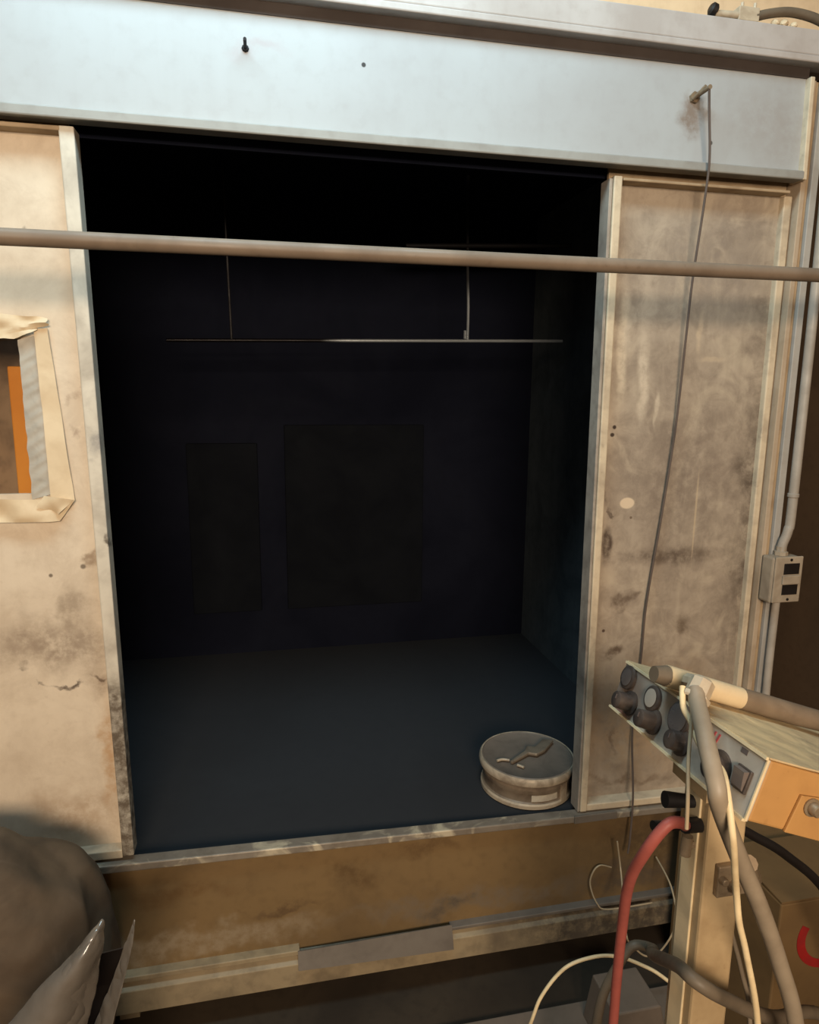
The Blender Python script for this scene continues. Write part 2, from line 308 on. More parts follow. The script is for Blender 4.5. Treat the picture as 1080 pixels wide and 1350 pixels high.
# ------------------------------------------------------------------ setting
struct(obj('floor', MB().box(-3.5, 5, -4, 2.4, -0.1, 0.0), 'floor'))
struct(obj('wall_back', MB().box(-3.5, 2.6, 2.4, 2.5, 0, 3.9), 'roomdark'))
struct(obj('wall_right', MB().box(2.5, 2.6, -4, 2.4, 0, 3.9), 'roomside'))
struct(obj('wall_upper', MB().box(-1.5, 2.5, 0.13, 0.15, 2.50, 3.7), 'ply'))

# ------------------------------------------------------------------ the booth
booth = thing('spray_booth', 'large pale sheet metal spray booth with dark open interior', 'spray booth', (0.5, 0.6, 0))
obj('header_panel', MB().box(-0.75, 1.690, 0.0, 0.02, 2.19, 2.412), 'header', booth)
obj('beam_shade_strip', MB().box(-0.75, 1.690, -0.003, 0.02, 2.412, 2.460), 'beam_shade', booth)  # strip coloured dark as the shade under the beam
obj('header_lip', MB().box(-0.75, 1.695, -0.018, 0.02, 2.176, 2.197), 'lip', booth, bevel=0.003)
obj('header_edge', MB().strip(1.690, 1.702, 2.176, 2.412, 1.684, 1.696, -0.018, 0.03), 'stile', booth, bevel=0.002)
tb = MB().box(-0.8, 1.80, -0.024, 0.12, 2.456, 2.512)
obj('top_beam', tb, 'beam', booth, bevel=0.003)
obj('beam_lip', MB().box(-0.8, 1.80, -0.032, 0.02, 2.437, 2.453), 'beam', booth, bevel=0.003)
# the right-hand frame post: three upright strips
obj('frame_post', MB().strip(1.697, 1.712, 0.17, 2.412, 1.702, 1.716, 0.0, 0.10), 'post', booth, bevel=0.002)
obj('frame_strip', MB().strip(1.714, 1.726, 0.17, 2.412, 1.718, 1.728, 0.006, 0.10), 'rail', booth, bevel=0.002)
obj('frame_edge', MB().strip(1.7265, 1.750, 0.17, 2.412, 1.7285, 1.748, -0.004, 0.10), 'postgrey', booth, bevel=0.002)
# threshold, apron and flange
obj('sill', MB().hexa([(-0.75, -0.012, 0.492), (1.69, -0.012, 0.436), (1.69, 0.022, 0.440), (-0.75, 0.022, 0.488),
                       (-0.75, -0.012, 0.514), (1.69, -0.012, 0.455), (1.69, 0.022, 0.456), (-0.75, 0.022, 0.516)]), 'sill', booth, bevel=0.003)
obj('sill_cap', MB().box(1.17, 1.30, -0.016, -0.010, 0.448, 0.470), 'patch', booth, bevel=0.001)
obj('apron', MB().hexa([(-0.75, 0.004, 0.15), (1.75, 0.004, 0.15), (1.75, 0.020, 0.15), (-0.75, 0.020, 0.15), (-0.75, 0.004, 0.495), (1.75, 0.004, 0.438), (1.75, 0.020, 0.438), (-0.75, 0.020, 0.495)]), 'apron', booth)
fl = MB().prism([(-0.75, -0.028, 0.085), (-0.75, -0.028, 0.150), (-0.75, 0.004, 0.168), (-0.75, 0.03, 0.168), (-0.75, 0.03, 0.085)], (2.52, 0, 0))
obj('apron_flange', fl, 'flange', booth, bevel=0.002)
obj('flange_ledge', MB().box(-0.75, 0.40, -0.022, 0.006, 0.172, 0.186), 'flange', booth, bevel=0.002)
obj('flange_ledge', MB().box(0.815, 1.75, -0.020, 0.006, 0.170, 0.180), 'patch', booth, bevel=0.002)
obj('cover_strip', MB().sheet([(0.395, -0.036, 0.140), (0.818, -0.036, 0.128), (0.815, -0.020, 0.193), (0.395, -0.022, 0.186)], 10, 2, 0.002, 9.0, 2.0, 0.004), 'patch', booth)
# shell
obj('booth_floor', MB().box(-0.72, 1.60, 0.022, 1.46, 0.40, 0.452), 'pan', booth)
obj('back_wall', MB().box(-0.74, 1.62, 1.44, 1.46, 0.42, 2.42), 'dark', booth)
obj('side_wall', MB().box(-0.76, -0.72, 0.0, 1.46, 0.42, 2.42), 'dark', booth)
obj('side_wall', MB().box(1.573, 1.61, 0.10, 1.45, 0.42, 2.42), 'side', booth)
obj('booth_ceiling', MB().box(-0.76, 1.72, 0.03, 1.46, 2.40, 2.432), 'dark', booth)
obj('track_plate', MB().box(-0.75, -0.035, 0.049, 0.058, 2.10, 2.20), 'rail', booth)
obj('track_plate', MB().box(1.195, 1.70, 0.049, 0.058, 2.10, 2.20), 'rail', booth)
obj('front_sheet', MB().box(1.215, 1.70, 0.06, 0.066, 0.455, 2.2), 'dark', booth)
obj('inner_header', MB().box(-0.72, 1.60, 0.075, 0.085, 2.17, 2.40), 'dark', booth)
for x0, x1, z0, z1 in ((0.02, 0.315, 0.655, 1.41), (0.432, 1.056, 0.655, 1.488)):
    f = obj('filter_panel', MB().box(x0, x1, 1.415, 1.44, z0, z1), 'filter', booth, bevel=0.004)
for x in (-0.045, 1.66):
    for y in (0.07, 1.38):
        obj('leg', MB().box(x - 0.025, x + 0.025, y - 0.025, y + 0.025, 0.0, 0.40 if y > 1 else 0.40), 'flange', booth)
# bolts on the header
hk = MB().lathe([(0.013, 0.0), (0.013, 0.008)], (1.379, -0.0005, 2.342), (0, -1, 0), 6)
hk.tube([(1.379, -0.006, 2.342), (1.379, -0.064, 2.343)], 0.0052, 10, False)
hk.tube([(1.372, -0.010, 2.336), (1.380, -0.045, 2.352)], 0.004, 8, False)
obj('hanging_bolt', hk, 'bolt', booth, True)
obj('small_bolt', MB().tube([(0.331, 0.0, 2.345), (0.331, -0.040, 2.346)], 0.0035, 8, False).lathe([(0.008, 0.0), (0.006, 0.005)], (0.331, 0.0, 2.345), (0, -1, 0), 8), 'dullrod', booth, True)

# ------------------------------------------------------------------ left door with its taped window
dl = thing('sliding_door', 'cream painted metal door on the left with taped window', 'door', (-0.3, 0.03, 0.5), 'sheet metal doors of the booth')
PX0, PX1, PZ0, PZ1 = -0.50, -0.158, 1.412, 1.748
pl = MB()
pl.box(-0.66, PX0, 0.034, 0.042, 0.512, 2.158); pl.box(PX1, -0.02, 0.034, 0.042, 0.512, 2.158)
pl.box(PX0, PX1, 0.034, 0.042, 0.512, PZ0); pl.box(PX0, PX1, 0.034, 0.042, PZ1, 2.158)
bmesh.ops.remove_doubles(pl.bm, verts=pl.bm.verts[:], dist=1e-5)
obj('door_panel', pl, 'doorL', dl)
obj('stile', MB().strip(-0.024, 0.003, 0.51, 2.168, -0.044, -0.014, 0.0, 0.045), 'stileL', dl, bevel=0.003)
obj('stile', MB().box(-0.69, -0.66, 0.0, 0.045, 0.52, 2.168), 'stile', dl, bevel=0.003)
obj('rail', MB().box(-0.66, -0.040, 0.0, 0.045, 2.158, 2.167), 'rail', dl, bevel=0.002)
obj('rail', MB().hexa([(-0.66, 0.002, 0.517), (-0.024, 0.002, 0.505), (-0.024, 0.045, 0.505), (-0.66, 0.045, 0.517), (-0.66, 0.002, 0.535), (-0.024, 0.002, 0.527), (-0.024, 0.045, 0.527), (-0.66, 0.045, 0.535)]), 'stile', dl, bevel=0.002)
obj('window_pane', MB().box(PX0 - 0.005, PX1 + 0.003, 0.0425, 0.0450, PZ0 - 0.005, PZ1 + 0.005), 'pane', dl, label='dusty clear pane of the door window')
ty = 0.0325
obj('tape_strip', MB().sheet([(-0.122, ty - .004, 1.392), (-0.074, ty - .004, 1.394), (-0.101, ty - .004, 1.770), (-0.128, ty - .004, 1.768)], 6, 40, 0.006, 16.0, 3.0, 0.0014), 'tape', dl, True)
tt = MB(); gq = {}
for sd in (0, 1):          # wrinkled upper strip with a bowed top edge and torn end
    for a in range(49):
        for b in range(9):
            u = a / 48; v = b / 8
            x = -0.56 + (0.462 if v > 0.35 else 0.44) * u + 0.004 * noise.noise(Vector((u * 3, v * 9, 1.0))) * u
            zt_ = 1.806 - 0.016 * max(0, u - 0.6) / 0.4 + 0.004 * noise.noise(Vector((u * 14, 0, 5)))
            zb_ = 1.746 + 0.004 * noise.noise(Vector((u * 18, 3, 5))) + 0.020 * max(0, u - 0.9) / 0.1
            w_ = 0.010 * (noise.noise(Vector((u * 12, v * 2.2, 2))) + 0.5) + 0.006 * abs(noise.noise(Vector((u * 9, v * 7, 4))))
            gq[sd, a, b] = tt.bm.verts.new((x, ty - 0.008 - w_ - 0.0014 * sd, zb_ + (zt_ - zb_) * v))
for a in range(48):
    for b in range(8):
        for sd in (0, 1): tt.bm.faces.new([gq[sd, a, b], gq[sd, a, b + 1], gq[sd, a + 1, b + 1], gq[sd, a + 1, b]])
    for b in (0, 8): tt.bm.faces.new([gq[0, a, b], gq[0, a + 1, b], gq[1, a + 1, b], gq[1, a, b]])
for b in range(8):
    for a in (0, 48): tt.bm.faces.new([gq[0, a, b], gq[0, a, b + 1], gq[1, a, b + 1], gq[1, a, b]])
obj('tape_strip', tt, 'tape', dl, True)
ct = MB(); nzr = 90; gq = {}
for sd in (0, 1):
    for a in range(nzr + 1):
        for b in range(7):
            z = 1.405 + a * 0.346 / nzr + 0.006 * (b - 3) / 3; u = b / 6
            x = -0.163 * (1 - u) - 0.120 * u + 0.002 * noise.noise(Vector((0, z * 40, u)))
            ridge = abs(math.sin((z - 0.8 * (x + 0.14)) * 120 + 2.5 * noise.noise(Vector((0, z * 20, 0))))) ** 3
            gq[sd, a, b] = ct.bm.verts.new((x, ty - 0.0008 - 0.0020 * ridge * math.sin(math.pi * (0.1 + 0.8 * u)) - 0.0012 * sd - 0.002 * u, z))
for a in range(nzr):
    for b in range(6):
        for sd in (0, 1): ct.bm.faces.new([gq[sd, a, b], gq[sd, a, b + 1], gq[sd, a + 1, b + 1], gq[sd, a + 1, b]])
    for b in (0, 6): ct.bm.faces.new([gq[0, a, b], gq[0, a + 1, b], gq[1, a + 1, b], gq[1, a, b]])
for b in range(6):
    for a in (0, nzr): ct.bm.faces.new([gq[0, a, b], gq[0, a, b + 1], gq[1, a, b + 1], gq[1, a, b]])
obj('clear_tape', ct, 'cleartape', dl, True, label='cloudy clear tape with diagonal wrinkles')
obj('tape_strip', MB().sheet([(-0.56, ty - .006, 1.352), (-0.108, ty - .006, 1.350), (-0.072, ty - .008, 1.398), (-0.56, ty - .004, 1.416)], 40, 8, 0.014, 22.0, 7.0, 0.0016), 'tape', dl, True)
obj('tape_flap', MB().sheet([(-0.150, ty - .010, 1.384), (-0.108, ty - .012, 1.366), (-0.074, ty - .012, 1.398), (-0.135, ty - .007, 1.408)], 10, 6, 0.012, 34.0, 4.0, 0.0016), 'tape', dl, True)

tag(obj('orange_post', MB().strip(-0.226, -0.190, 0.4525, 1.692, -0.222, -0.186, 0.13, 0.165), 'orange', bevel=0.003), 'orange painted upright post seen in the taped window', 'post')  # stands behind the pane as the orange streak in the window
tag(obj('added_board', MB().box(-0.66, -0.12, 0.30, 0.318, 0.4525, 2.0), 'board', bevel=0.004), 'dull brown board added behind the window pane of the left door', 'board')  # added board that gives the pane its brown tone

# ------------------------------------------------------------------ right door
dr = thing('sliding_door', 'grimy stained metal door on the right, brown smears over grey', 'door', (1.44, 0.03, 0.47), 'sheet metal doors of the booth')
obj('door_panel', MB().strip(1.206, 1.690, 0.47, 2.146, 1.206, 1.680, 0.036, 0.044), 'doorR', dr)
obj('stile', MB().strip(1.186, 1.192, 0.472, 2.150, 1.174, 1.182, 0.002, 0.046), 'stileLow', dr, bevel=0.001)
obj('stile', MB().strip(1.193, 1.213, 0.472, 2.156, 1.184, 1.206, -0.002, 0.046), 'stile', dr, bevel=0.003)
obj('stile', MB().strip(1.678, 1.693, 0.485, 2.1455, 1.672, 1.696, 0.018, 0.046), 'stile', dr, bevel=0.003)
obj('rail', MB().box(1.208, 1.672, -0.002, 0.046, 2.146, 2.153), 'rail', dr, bevel=0.002)
obj('rail', MB().hexa([(1.213, 0.0, 0.472), (1.678, 0.0, 0.462), (1.678, 0.046, 0.462), (1.213, 0.046, 0.472), (1.213, 0.0, 0.492), (1.678, 0.0, 0.484), (1.678, 0.046, 0.484), (1.213, 0.046, 0.492)]), 'stile', dr, bevel=0.003)

# ------------------------------------------------------------------ pipe rail across the front
pr = thing('pipe_rail', 'long dusty steel pipe running across in front of the booth', 'pipe', (0.6, -0.3, 0))
obj('pipe', MB().tube([(-0.95, -0.3, 1.891), (0.6, -0.3, 1.894), (2.35, -0.3, 1.898)], 0.0142, 20, False), 'pipe', pr, True)
for x in (-0.9, 2.3):
    obj('upright', MB().tube([(x, -0.3, 0.012), (x, -0.3, 1.879)], 0.0142, 16, False).lathe([(0.05, 0), (0.05, 0.012), (0.02, 0.02)], (x, -0.3, 0.0), seg=20), 'pipe', pr, True)

# ------------------------------------------------------------------ hanging rack inside the booth
rk = thing('hanging_rack', 'thin steel rod rack hanging inside the dark booth', 'rack', (0.75, 0.9, 2.4))
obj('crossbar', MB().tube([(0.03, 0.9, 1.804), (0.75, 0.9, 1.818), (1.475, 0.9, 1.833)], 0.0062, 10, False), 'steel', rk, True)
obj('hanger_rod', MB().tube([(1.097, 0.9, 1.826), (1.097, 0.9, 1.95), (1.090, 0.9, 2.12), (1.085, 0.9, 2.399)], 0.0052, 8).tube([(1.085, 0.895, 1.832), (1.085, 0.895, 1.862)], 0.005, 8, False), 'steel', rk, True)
obj('hanger_rod', MB().tube([(0.246, 0.9, 1.808), (0.241, 0.9, 2.081), (0.236, 0.9, 2.399)], 0.0045, 8), 'dullrod', rk, True)
obj('upper_bar', MB().tube([(0.86, 0.9, 2.150), (1.49, 0.9, 2.180)], 0.009, 10, False), 'dullrod', rk, True)

# ------------------------------------------------------------------ pail with its lid
PC = (1.106, 0.192, 0.4525)
pa = thing('paint_pail', 'squat round pail with dusty grey lid standing inside booth', 'pail', PC)
obj('body', MB().lathe([(0.128, 0.0), (0.134, 0.004), (0.135, 0.018), (0.131, 0.022), (0.131, 0.046), (0.134, 0.050), (0.134, 0.060), (0.130, 0.064), (0.130, 0.082)], PC, seg=64), 'pail', pa, True)
obj('bottom_hoop', MB().lathe([(0.1355, 0.001), (0.139, 0.004), (0.139, 0.014), (0.1355, 0.018)], PC, seg=64), 'lidrim', pa, True)
obj('lid', MB().lathe([(0.128, 0.078), (0.141, 0.0785), (0.141, 0.096), (0.134, 0.1005), (0.130, 0.0975), (0.05, 0.0985), (0.001, 0.0985)], PC, seg=64), 'lid', pa, True)
obj('lid_rim', MB().lathe([(0.1405, 0.076), (0.1445, 0.078), (0.146, 0.086), (0.1445, 0.096), (0.1405, 0.1005), (0.137, 0.0995), (0.1395, 0.09)], PC, seg=64), 'lidrim', pa, True)
def arc(c, r, a0, a1, z0, z1, th, n=8):
    o_, i_ = [], []
    for k in range(n + 1):
        a = math.radians(a0 + (a1 - a0) * k / n)
        o_.append((c[0] + (r + th) * math.cos(a), c[1] + (r + th) * math.sin(a))); i_.append((c[0] + r * math.cos(a), c[1] + r * math.sin(a)))
    poly = o_ + i_[::-1]
    return MB().prism([(x, y, c[2] + z0) for x, y in poly], (0, 0, z1 - z0))
obj('label', arc(PC, 0.1315, 255, 290, 0.026, 0.045, 0.0025), 'pailtag', pa)
obj('latch', arc(PC, 0.1315, 296, 306, 0.012, 0.066, 0.008), 'lidrim', pa)
# flat tool lying on the lid
LZ = 0.4525 + 0.1006
tl = MB()
tl.prism([(1.035, 0.150, LZ), (1.040, 0.142, LZ), (1.105, 0.176, LZ + 0.004), (1.126, 0.164, LZ + 0.004), (1.160, 0.182, LZ + 0.004), (1.212, 0.236, LZ + 0.003), (1.180, 0.248, LZ + 0.003), (1.136, 0.206, LZ + 0.004), (1.114, 0.218, LZ + 0.004), (1.097, 0.190, LZ + 0.004)], (0, 0, 0.010))
tag(obj('scraper', tl, 'pail', bevel=0.003), 'dust covered flat scraper lying across the pail lid', 'scraper')
tag(obj('wire_scrap', MB().tube([(1.000, 0.165, LZ + .0045), (1.018, 0.168, LZ + .005), (1.038, 0.160, LZ + .0045)], 0.004, 8), 'lidrim', None, True), 'pale bent scrap at the left end of the scraper on the lid', 'scrap')
tag(obj('wire_scrap', MB().tube([(1.052, 0.132, LZ + .0042), (1.066, 0.116, LZ + .0042)], 0.004, 8, False), 'lidrim', None, True), 'short pale scrap below the scraper on the pail lid', 'scrap')

# ------------------------------------------------------------------ control unit on its post
BX = Matrix(((-0.0255, 0.942, 0.335, 0.897), (-0.998, -0.041, 0.040, -0.690), (0.052, -0.333, 0.941, 1.231), (0, 0, 0, 1)))
W, D, H = 0.32, 0.34, 0.0765
cu = thing('control_unit', 'cream and ochre powder gun control unit with knobs on grey panel', 'control unit', mat=BX)
obj('housing', MB().box(0.0, W, 0.004, D, -H, -0.002), 'boxside', cu, bevel=0.003)
obj('top_cover', MB().sheet([(0.0, 0.0, -0.001), (W + 0.002, 0.0, -0.001), (W + 0.002, D, -0.001), (0.0, D, -0.001)], 24, 24, 0.0015, 30.0, 5.0, 0.002), 'boxtop', cu)
obj('front_panel', MB().box(0.0, W, 0.0, 0.004, -H, -0.0022), 'panel', cu)
obj('panel_trim', MB().box(0.0, W, -0.003, 0.001, -0.003, 0.0005), 'edge', cu)
obj('panel_trim', MB().box(0.0, W, -0.004, 0.001, -H - 0.001, -H + 0.002), 'edge', cu)
obj('panel_trim', MB().box(W - 0.001, W + 0.001, -0.001, 0.002, -H, -0.002), 'edge', cu)
def disc(name, u, v, r, h, mat, parent, y0=0.0, seg=24, label=None):
    return obj(name, MB().lathe([(r * 0.9, 0), (r, 0.001), (r, h * 0.85), (r * 0.93, h)], (u, y0, v), (0, -1, 0), seg), mat, parent, True, label=label)
for u, v, mt in ((0.022, -0.020, 'dialdark'), (0.095, -0.024, 'dial'), (0.163, -0.024, 'dialdark')):
    rr_ = 0.0225 if u > 0.15 else 0.0185
    d = disc('dial', u, v, rr_, 0.006, 'knob', cu)
    disc('dial_face', u, v, 0.0135 if u < 0.15 else 0.019, 0.0012, mt, d, -0.0061)
for u, v, r, l in ((0.046, -0.052, 0.0135, 0.026), (0.112, -0.052, 0.0135, 0.026), (0.180, -0.050, 0.0135, 0.020), (0.256, -0.047, 0.0165, 0.014)):
    k = obj('knob', MB().lathe([(r * 1.35, 0), (r * 1.35, 0.003), (r, 0.005), (r * 0.92, l), (r * 0.8, l + 0.001)], (u, 0, v), (0, -1, 0), 24), 'knob', cu, True)
    obj('pointer', MB().box(u - 0.001, u + 0.001, -l - 0.0022, -l - 0.0012, v + r * 0.1, v + r * 0.6), 'ink', k)
sw = obj('switch_frame', MB().box(0.286, 0.309, -0.004, 0.0, -0.052, -0.024), 'knob', cu, bevel=0.001)
obj('rocker', MB().hexa([(0.2885, -0.0045, -0.0500), (0.3065, -0.0045, -0.0500), (0.3065, -0.004, -0.0260), (0.2885, -0.004, -0.0260), (0.2885, -0.007, -0.048), (0.3065, -0.007, -0.048), (0.3065, -0.011, -0.0275), (0.2885, -0.011, -0.0275)]), 'rocker', sw)
for u in (0.222, 0.230): obj('stripe', MB().hexa([(u, -0.0006, -0.046), (u + 0.003, -0.0006, -0.046), (u + 0.003, 0.0, -0.046), (u, 0.0, -0.046), (u + 0.008, -0.0006, -0.010), (u + 0.011, -0.0006, -0.010), (u + 0.011, 0.0, -0.010), (u + 0.008, 0.0, -0.010)]), 'red', cu, label='red printed stripe')
obj('arc_mark', arc((0, 0, 0), 0.0215, 20, 120, 0, 0.0006, 0.0014), 'ink', cu).matrix_local = Matrix(((1, 0, 0, 0.256), (0, 0, -1, 0.0), (0, 1, 0, -0.047), (0, 0, 0, 1)))
obj('tick_mark', MB().box(0.279, 0.290, -0.0006, 0, -0.0125, -0.0065), 'ink', cu)
sp = obj('side_plate', MB().hexa([(W, 0.052, -0.0765), (W + 0.004, 0.052, -0.0765), (W + 0.004, 0.20, -0.0765), (W, 0.20, -0.0765), (W, 0.056, -0.030), (W + 0.004, 0.056, -0.030), (W + 0.004, 0.20, -0.016), (W, 0.20, -0.016)]), 'boxside', cu, bevel=0.001)
obj('bolt', MB().lathe([(0.011, 0), (0.011, 0.002), (0.0075, 0.0021), (0.0075, 0.010), (0.006, 0.012)], (W + 0.004, 0.074, -0.040), (1, 0, 0), 16), 'bolt', sp, True)

stand = thing('post_stand', 'tan painted square post holding up the control unit', 'stand', (0.977, -0.819, 0))
obj('post', MB().box(0.946, 1.008, -0.850, -0.788, 0.012, 1.10), 'standpost', stand, bevel=0.004)
obj('edge_strip', MB().box(0.9425, 0.9462, -0.832, -0.800, 0.012, 1.09), 'edge', stand, bevel=0.001)
obj('mounting_bracket', MB().hexa([(0.93, -0.86, 1.09), (1.03, -0.86, 1.085), (1.03, -0.78, 1.085), (0.93, -0.78, 1.09), (0.93, -0.86, 1.137), (1.03, -0.86, 1.1015), (1.03, -0.78, 1.098), (0.93, -0.78, 1.1335)]), 'standpost', stand)
obj('base_plate', MB().box(0.86, 1.10, -0.94, -0.70, 0.0, 0.012), 'standpost', stand, bevel=0.002)
rg = MB().tube([(1.004, -0.832, 0.955), (1.030, -0.822, 0.940), (1.066, -0.80, 0.905)], [0.020, 0.024, 0.018], 14)
rg.tube([(1.02, -0.84, 0.965), (1.01, -0.86, 0.985)], 0.012, 10, False)
obj('regulator', rg, 'bolt', stand, True)
cl = MB().box(0.962, 1.014, -0.860, -0.850, 0.935, 0.985)
cl.tube([(0.985, -0.85, 0.955), (0.985, -0.872, 0.953)], 0.008, 8, False); cl.tube([(0.968, -0.85, 0.965), (0.968, -0.870, 0.966)], 0.006, 8, False); cl.tube([(1.004, -0.85, 0.97), (1.004, -0.868, 0.97)], 0.007, 8, False)
obj('clamp', cl, 'bolt', stand, bevel=0.002)
af = MB().tube([(0.9455, -0.83, 1.035), (0.915, -0.84, 1.044)], 0.011, 12, False).tube([(0.9455, -0.815, 1.062), (0.90, -0.81, 1.068)], [0.009, 0.012], 12, False)
obj('air_fitting', af, 'dullrod', stand, True)
obj('side_valve', MB().tube([(0.930, -0.825, 0.985), (0.932, -0.825, 1.015)], 0.008, 10, False).tube([(0.9425, -0.825, 1.0), (0.928, -0.825, 1.0)], 0.006, 8, False), 'bolt', stand, True)

# ------------------------------------------------------------------ spray gun lying on the unit
gz = 0.0195
gun = thing('spray_gun', 'spray gun with cream barrel and grey sleeve lying on control unit', 'spray gun', mat=BX)
obj('barrel', MB().tube([(0.128, -0.020, gz), (0.128, 0.060, gz), (0.127, 0.105, gz)], 0.0152, 20, False), 'gun', gun, True)
obj('nozzle_cap', MB().tube([(0.130, -0.040, gz - .002), (0.129, -0.020, gz)], [0.011, 0.0145], 16, False), 'hosedark', gun, True)
obj('sleeve', MB().tube([(0.127, 0.104, gz), (0.124, 0.15, gz), (0.128, 0.20, gz + 0.001), (0.136, 0.27, gz + 0.004), (0.150, 0.40, gz + 0.004)], [0.0150, 0.0158, 0.0158, 0.0145, 0.0145], 18), 'gundark', gun, True)
fc = Vector((0.192, -0.013, 0.029)); fa = Vector((-0.30, 0.33, 0.9)).normalized()
ft = MB().lathe([(0.0118, -0.0175), (0.0165, -0.0195), (0.0185, -0.017), (0.0185, -0.012), (0.0160, -0.010), (0.0155, 0.010), (0.010, 0.014)], fc, fa, 8)
ft.tube([fc + Vector((-0.006, 0.010, 0)), (0.150, 0.030, 0.027)], 0.0085, 6, False)
ft.tube([fc + Vector((-0.004, 0.0, 0.004)), (0.130, 0.012, 0.022)], 0.011, 8, False)
obj('hose_fitting', ft, 'gunfit', gun)

# ------------------------------------------------------------------ hoses, cables, cords
def line(name, pts, r, mat, label, cat, seg=10, group=None):
    return tag(obj(name, MB().tube(pts, r, seg), mat, None, True), label, cat, group)
line('gun_hose', [(0.881, -0.884, 1.272), (0.872, -0.902, 1.262), (0.860, -0.928, 1.255), (0.843, -0.966, 1.241), (0.834, -0.998, 1.214), (0.840, -1.0, 1.188), (0.889, -0.98, 1.102), (0.938, -0.97, 1.013), (0.984, -0.96, 0.919), (1.032, -0.95, 0.805), (1.07, -0.95, 0.62), (1.10, -0.96, 0.35), (1.13, -0.97, 0.12), (1.25, -1.0, 0.013), (1.6, -1.1, 0.012)], 0.0108, 'hosegrey',
     'thick grey hose hanging from the gun fitting past the post', 'hose', 14)
line('cream_cable', [(0.868, -0.874, 1.274), (0.860, -0.891, 1.254), (0.863, -0.905, 1.240), (0.861, -0.920, 1.228), (0.862, -0.938, 1.216), (0.860, -0.972, 1.214), (0.846, -1.003, 1.203), (0.845, -1.02, 1.158), (0.860, -1.01, 1.110), (0.875, -1.0, 1.064), (0.882, -1.0, 1.030), (0.897, -1.0, 0.983), (0.924, -1.0, 0.881), (0.95, -1.0, 0.70), (0.98, -1.02, 0.3), (1.0, -1.04, 0.02), (1.1, -1.2, 0.006)], 0.0040, 'white',
     'cream twisted cable hanging beside the thick grey hose', 'cable')
line('thin_wire', [(0.868, -0.895, 1.268), (0.862, -0.906, 1.255), (0.856, -0.915, 1.232), (0.844, -0.932, 1.206), (0.833, -0.952, 1.172), (0.833, -0.955, 1.13)], 0.0024, 'wire',
     'thin straight pale wire hanging down across the control panel', 'wire')
line('red_hose', [(0.911, -0.845, 1.049), (0.895, -0.855, 1.062), (0.872, -0.86, 1.064), (0.850, -0.85, 1.021), (0.859, -0.8, 0.929), (0.884, -0.75, 0.797), (0.9, -0.72, 0.665), (0.912, -0.7, 0.566), (0.92, -0.68, 0.35), (0.93, -0.66, 0.10), (0.98, -0.60, 0.0105), (1.15, -0.4, 0.0305)], 0.0082, 'redhose',
     'red rubber hose curving down from the left side of post', 'hose', 14)
line('cream_lead', [(0.60, -0.45, 0.004), (0.83, -0.40, 0.05), (0.893, -0.4, 0.253), (0.918, -0.4, 0.323), (0.968, -0.4, 0.382), (1.031, -0.4, 0.398), (1.091, -0.4, 0.39), (1.142, -0.42, 0.378), (1.192, -0.45, 0.356), (1.30, -0.5, 0.26), (1.40, -0.52, 0.03), (1.6, -0.5, 0.004)], 0.0040, 'white',
     'thin cream lead arching above the floor left of the red hose', 'cable')
line('grey_cable', [(0.96, -0.50, 0.011), (0.98, -0.50, 0.16), (0.997, -0.5, 0.337), (1.009, -0.5, 0.409), (1.036, -0.5, 0.468), (1.068, -0.5, 0.512), (1.094, -0.53, 0.528), (0.950, -0.74, 0.735), (0.905, -0.865, 0.840), (0.898, -0.915, 0.864), (0.947, -0.918, 0.828), (1.063, -0.88, 0.735), (1.246, -0.8, 0.615), (1.5, -0.78, 0.4), (1.7, -0.75, 0.1), (2.0, -0.7, 0.011)], 0.0098, 'hosedark',
     'dark grey cable looping behind red hose and across the post', 'cable', 12)
line('string', [(1.379, -0.060, 2.340), (1.390, -0.050, 2.30), (1.412, -0.034, 2.20), (1.415, -0.024, 2.111), (1.411, -0.006, 1.924), (1.411, 0.002, 1.794), (1.412, 0.018, 1.562), (1.394, 0.024, 1.318), (1.368, 0.024, 1.07), (1.364, 0.024, 0.917), (1.352, 0.022, 0.703), (1.346, -0.015, 0.520), (1.338, -0.030, 0.40), (1.331, -0.035, 0.347)], 0.0029, 'cord',
     'thin dark cord hanging from the header bolt over right door', 'cord', 8)
line('wire_loop', [(1.420, -0.034, 0.172), (1.406, -0.036, 0.172), (1.278, -0.038, 0.176), (1.245, -0.034, 0.198), (1.231, -0.014, 0.245), (1.240, -0.012, 0.285), (1.262, -0.010, 0.300), (1.300, -0.004, 0.283)], 0.0022, 'wire',
     'fine bright wire curled in a loop on the apron', 'wire', 8)
line('thin_lead', [(1.292, -0.04, 0.394), (1.30, -0.06, 0.30), (1.239, -0.2, 0.253), (1.258, -0.2, 0.211), (1.303, -0.2, 0.166), (1.347, -0.2, 0.174), (1.385, -0.2, 0.25), (1.42, -0.12, 0.29), (1.44, -0.01, 0.30)], 0.0024, 'wire',
     'thin pale lead sagging in a bow below the apron', 'wire', 8)
line('black_hose', [(1.012, -0.62, 0.88), (1.183, -0.6, 0.841), (1.252, -0.6, 0.807), (1.326, -0.6, 0.756), (1.427, -0.6, 0.659), (1.55, -0.6, 0.45), (1.66, -0.6, 0.1), (1.75, -0.6, 0.011), (2.0, -0.6, 0.011)], 0.009, 'black',
     'black hose in shadow below the ochre side of the control unit', 'hose')
line('side_lead', [(1.005, -0.76, 0.93), (1.06, -0.73, 0.88), (1.110, -0.70, 0.80), (1.145, -0.70, 0.72), (1.175, -0.70, 0.62), (1.19, -0.7, 0.50), (1.19, -0.7, 0.2), (1.2, -0.7, 0.004)], 0.004, 'hosedark',
     'thin grey lead between the cream cable and thick hose', 'cable')
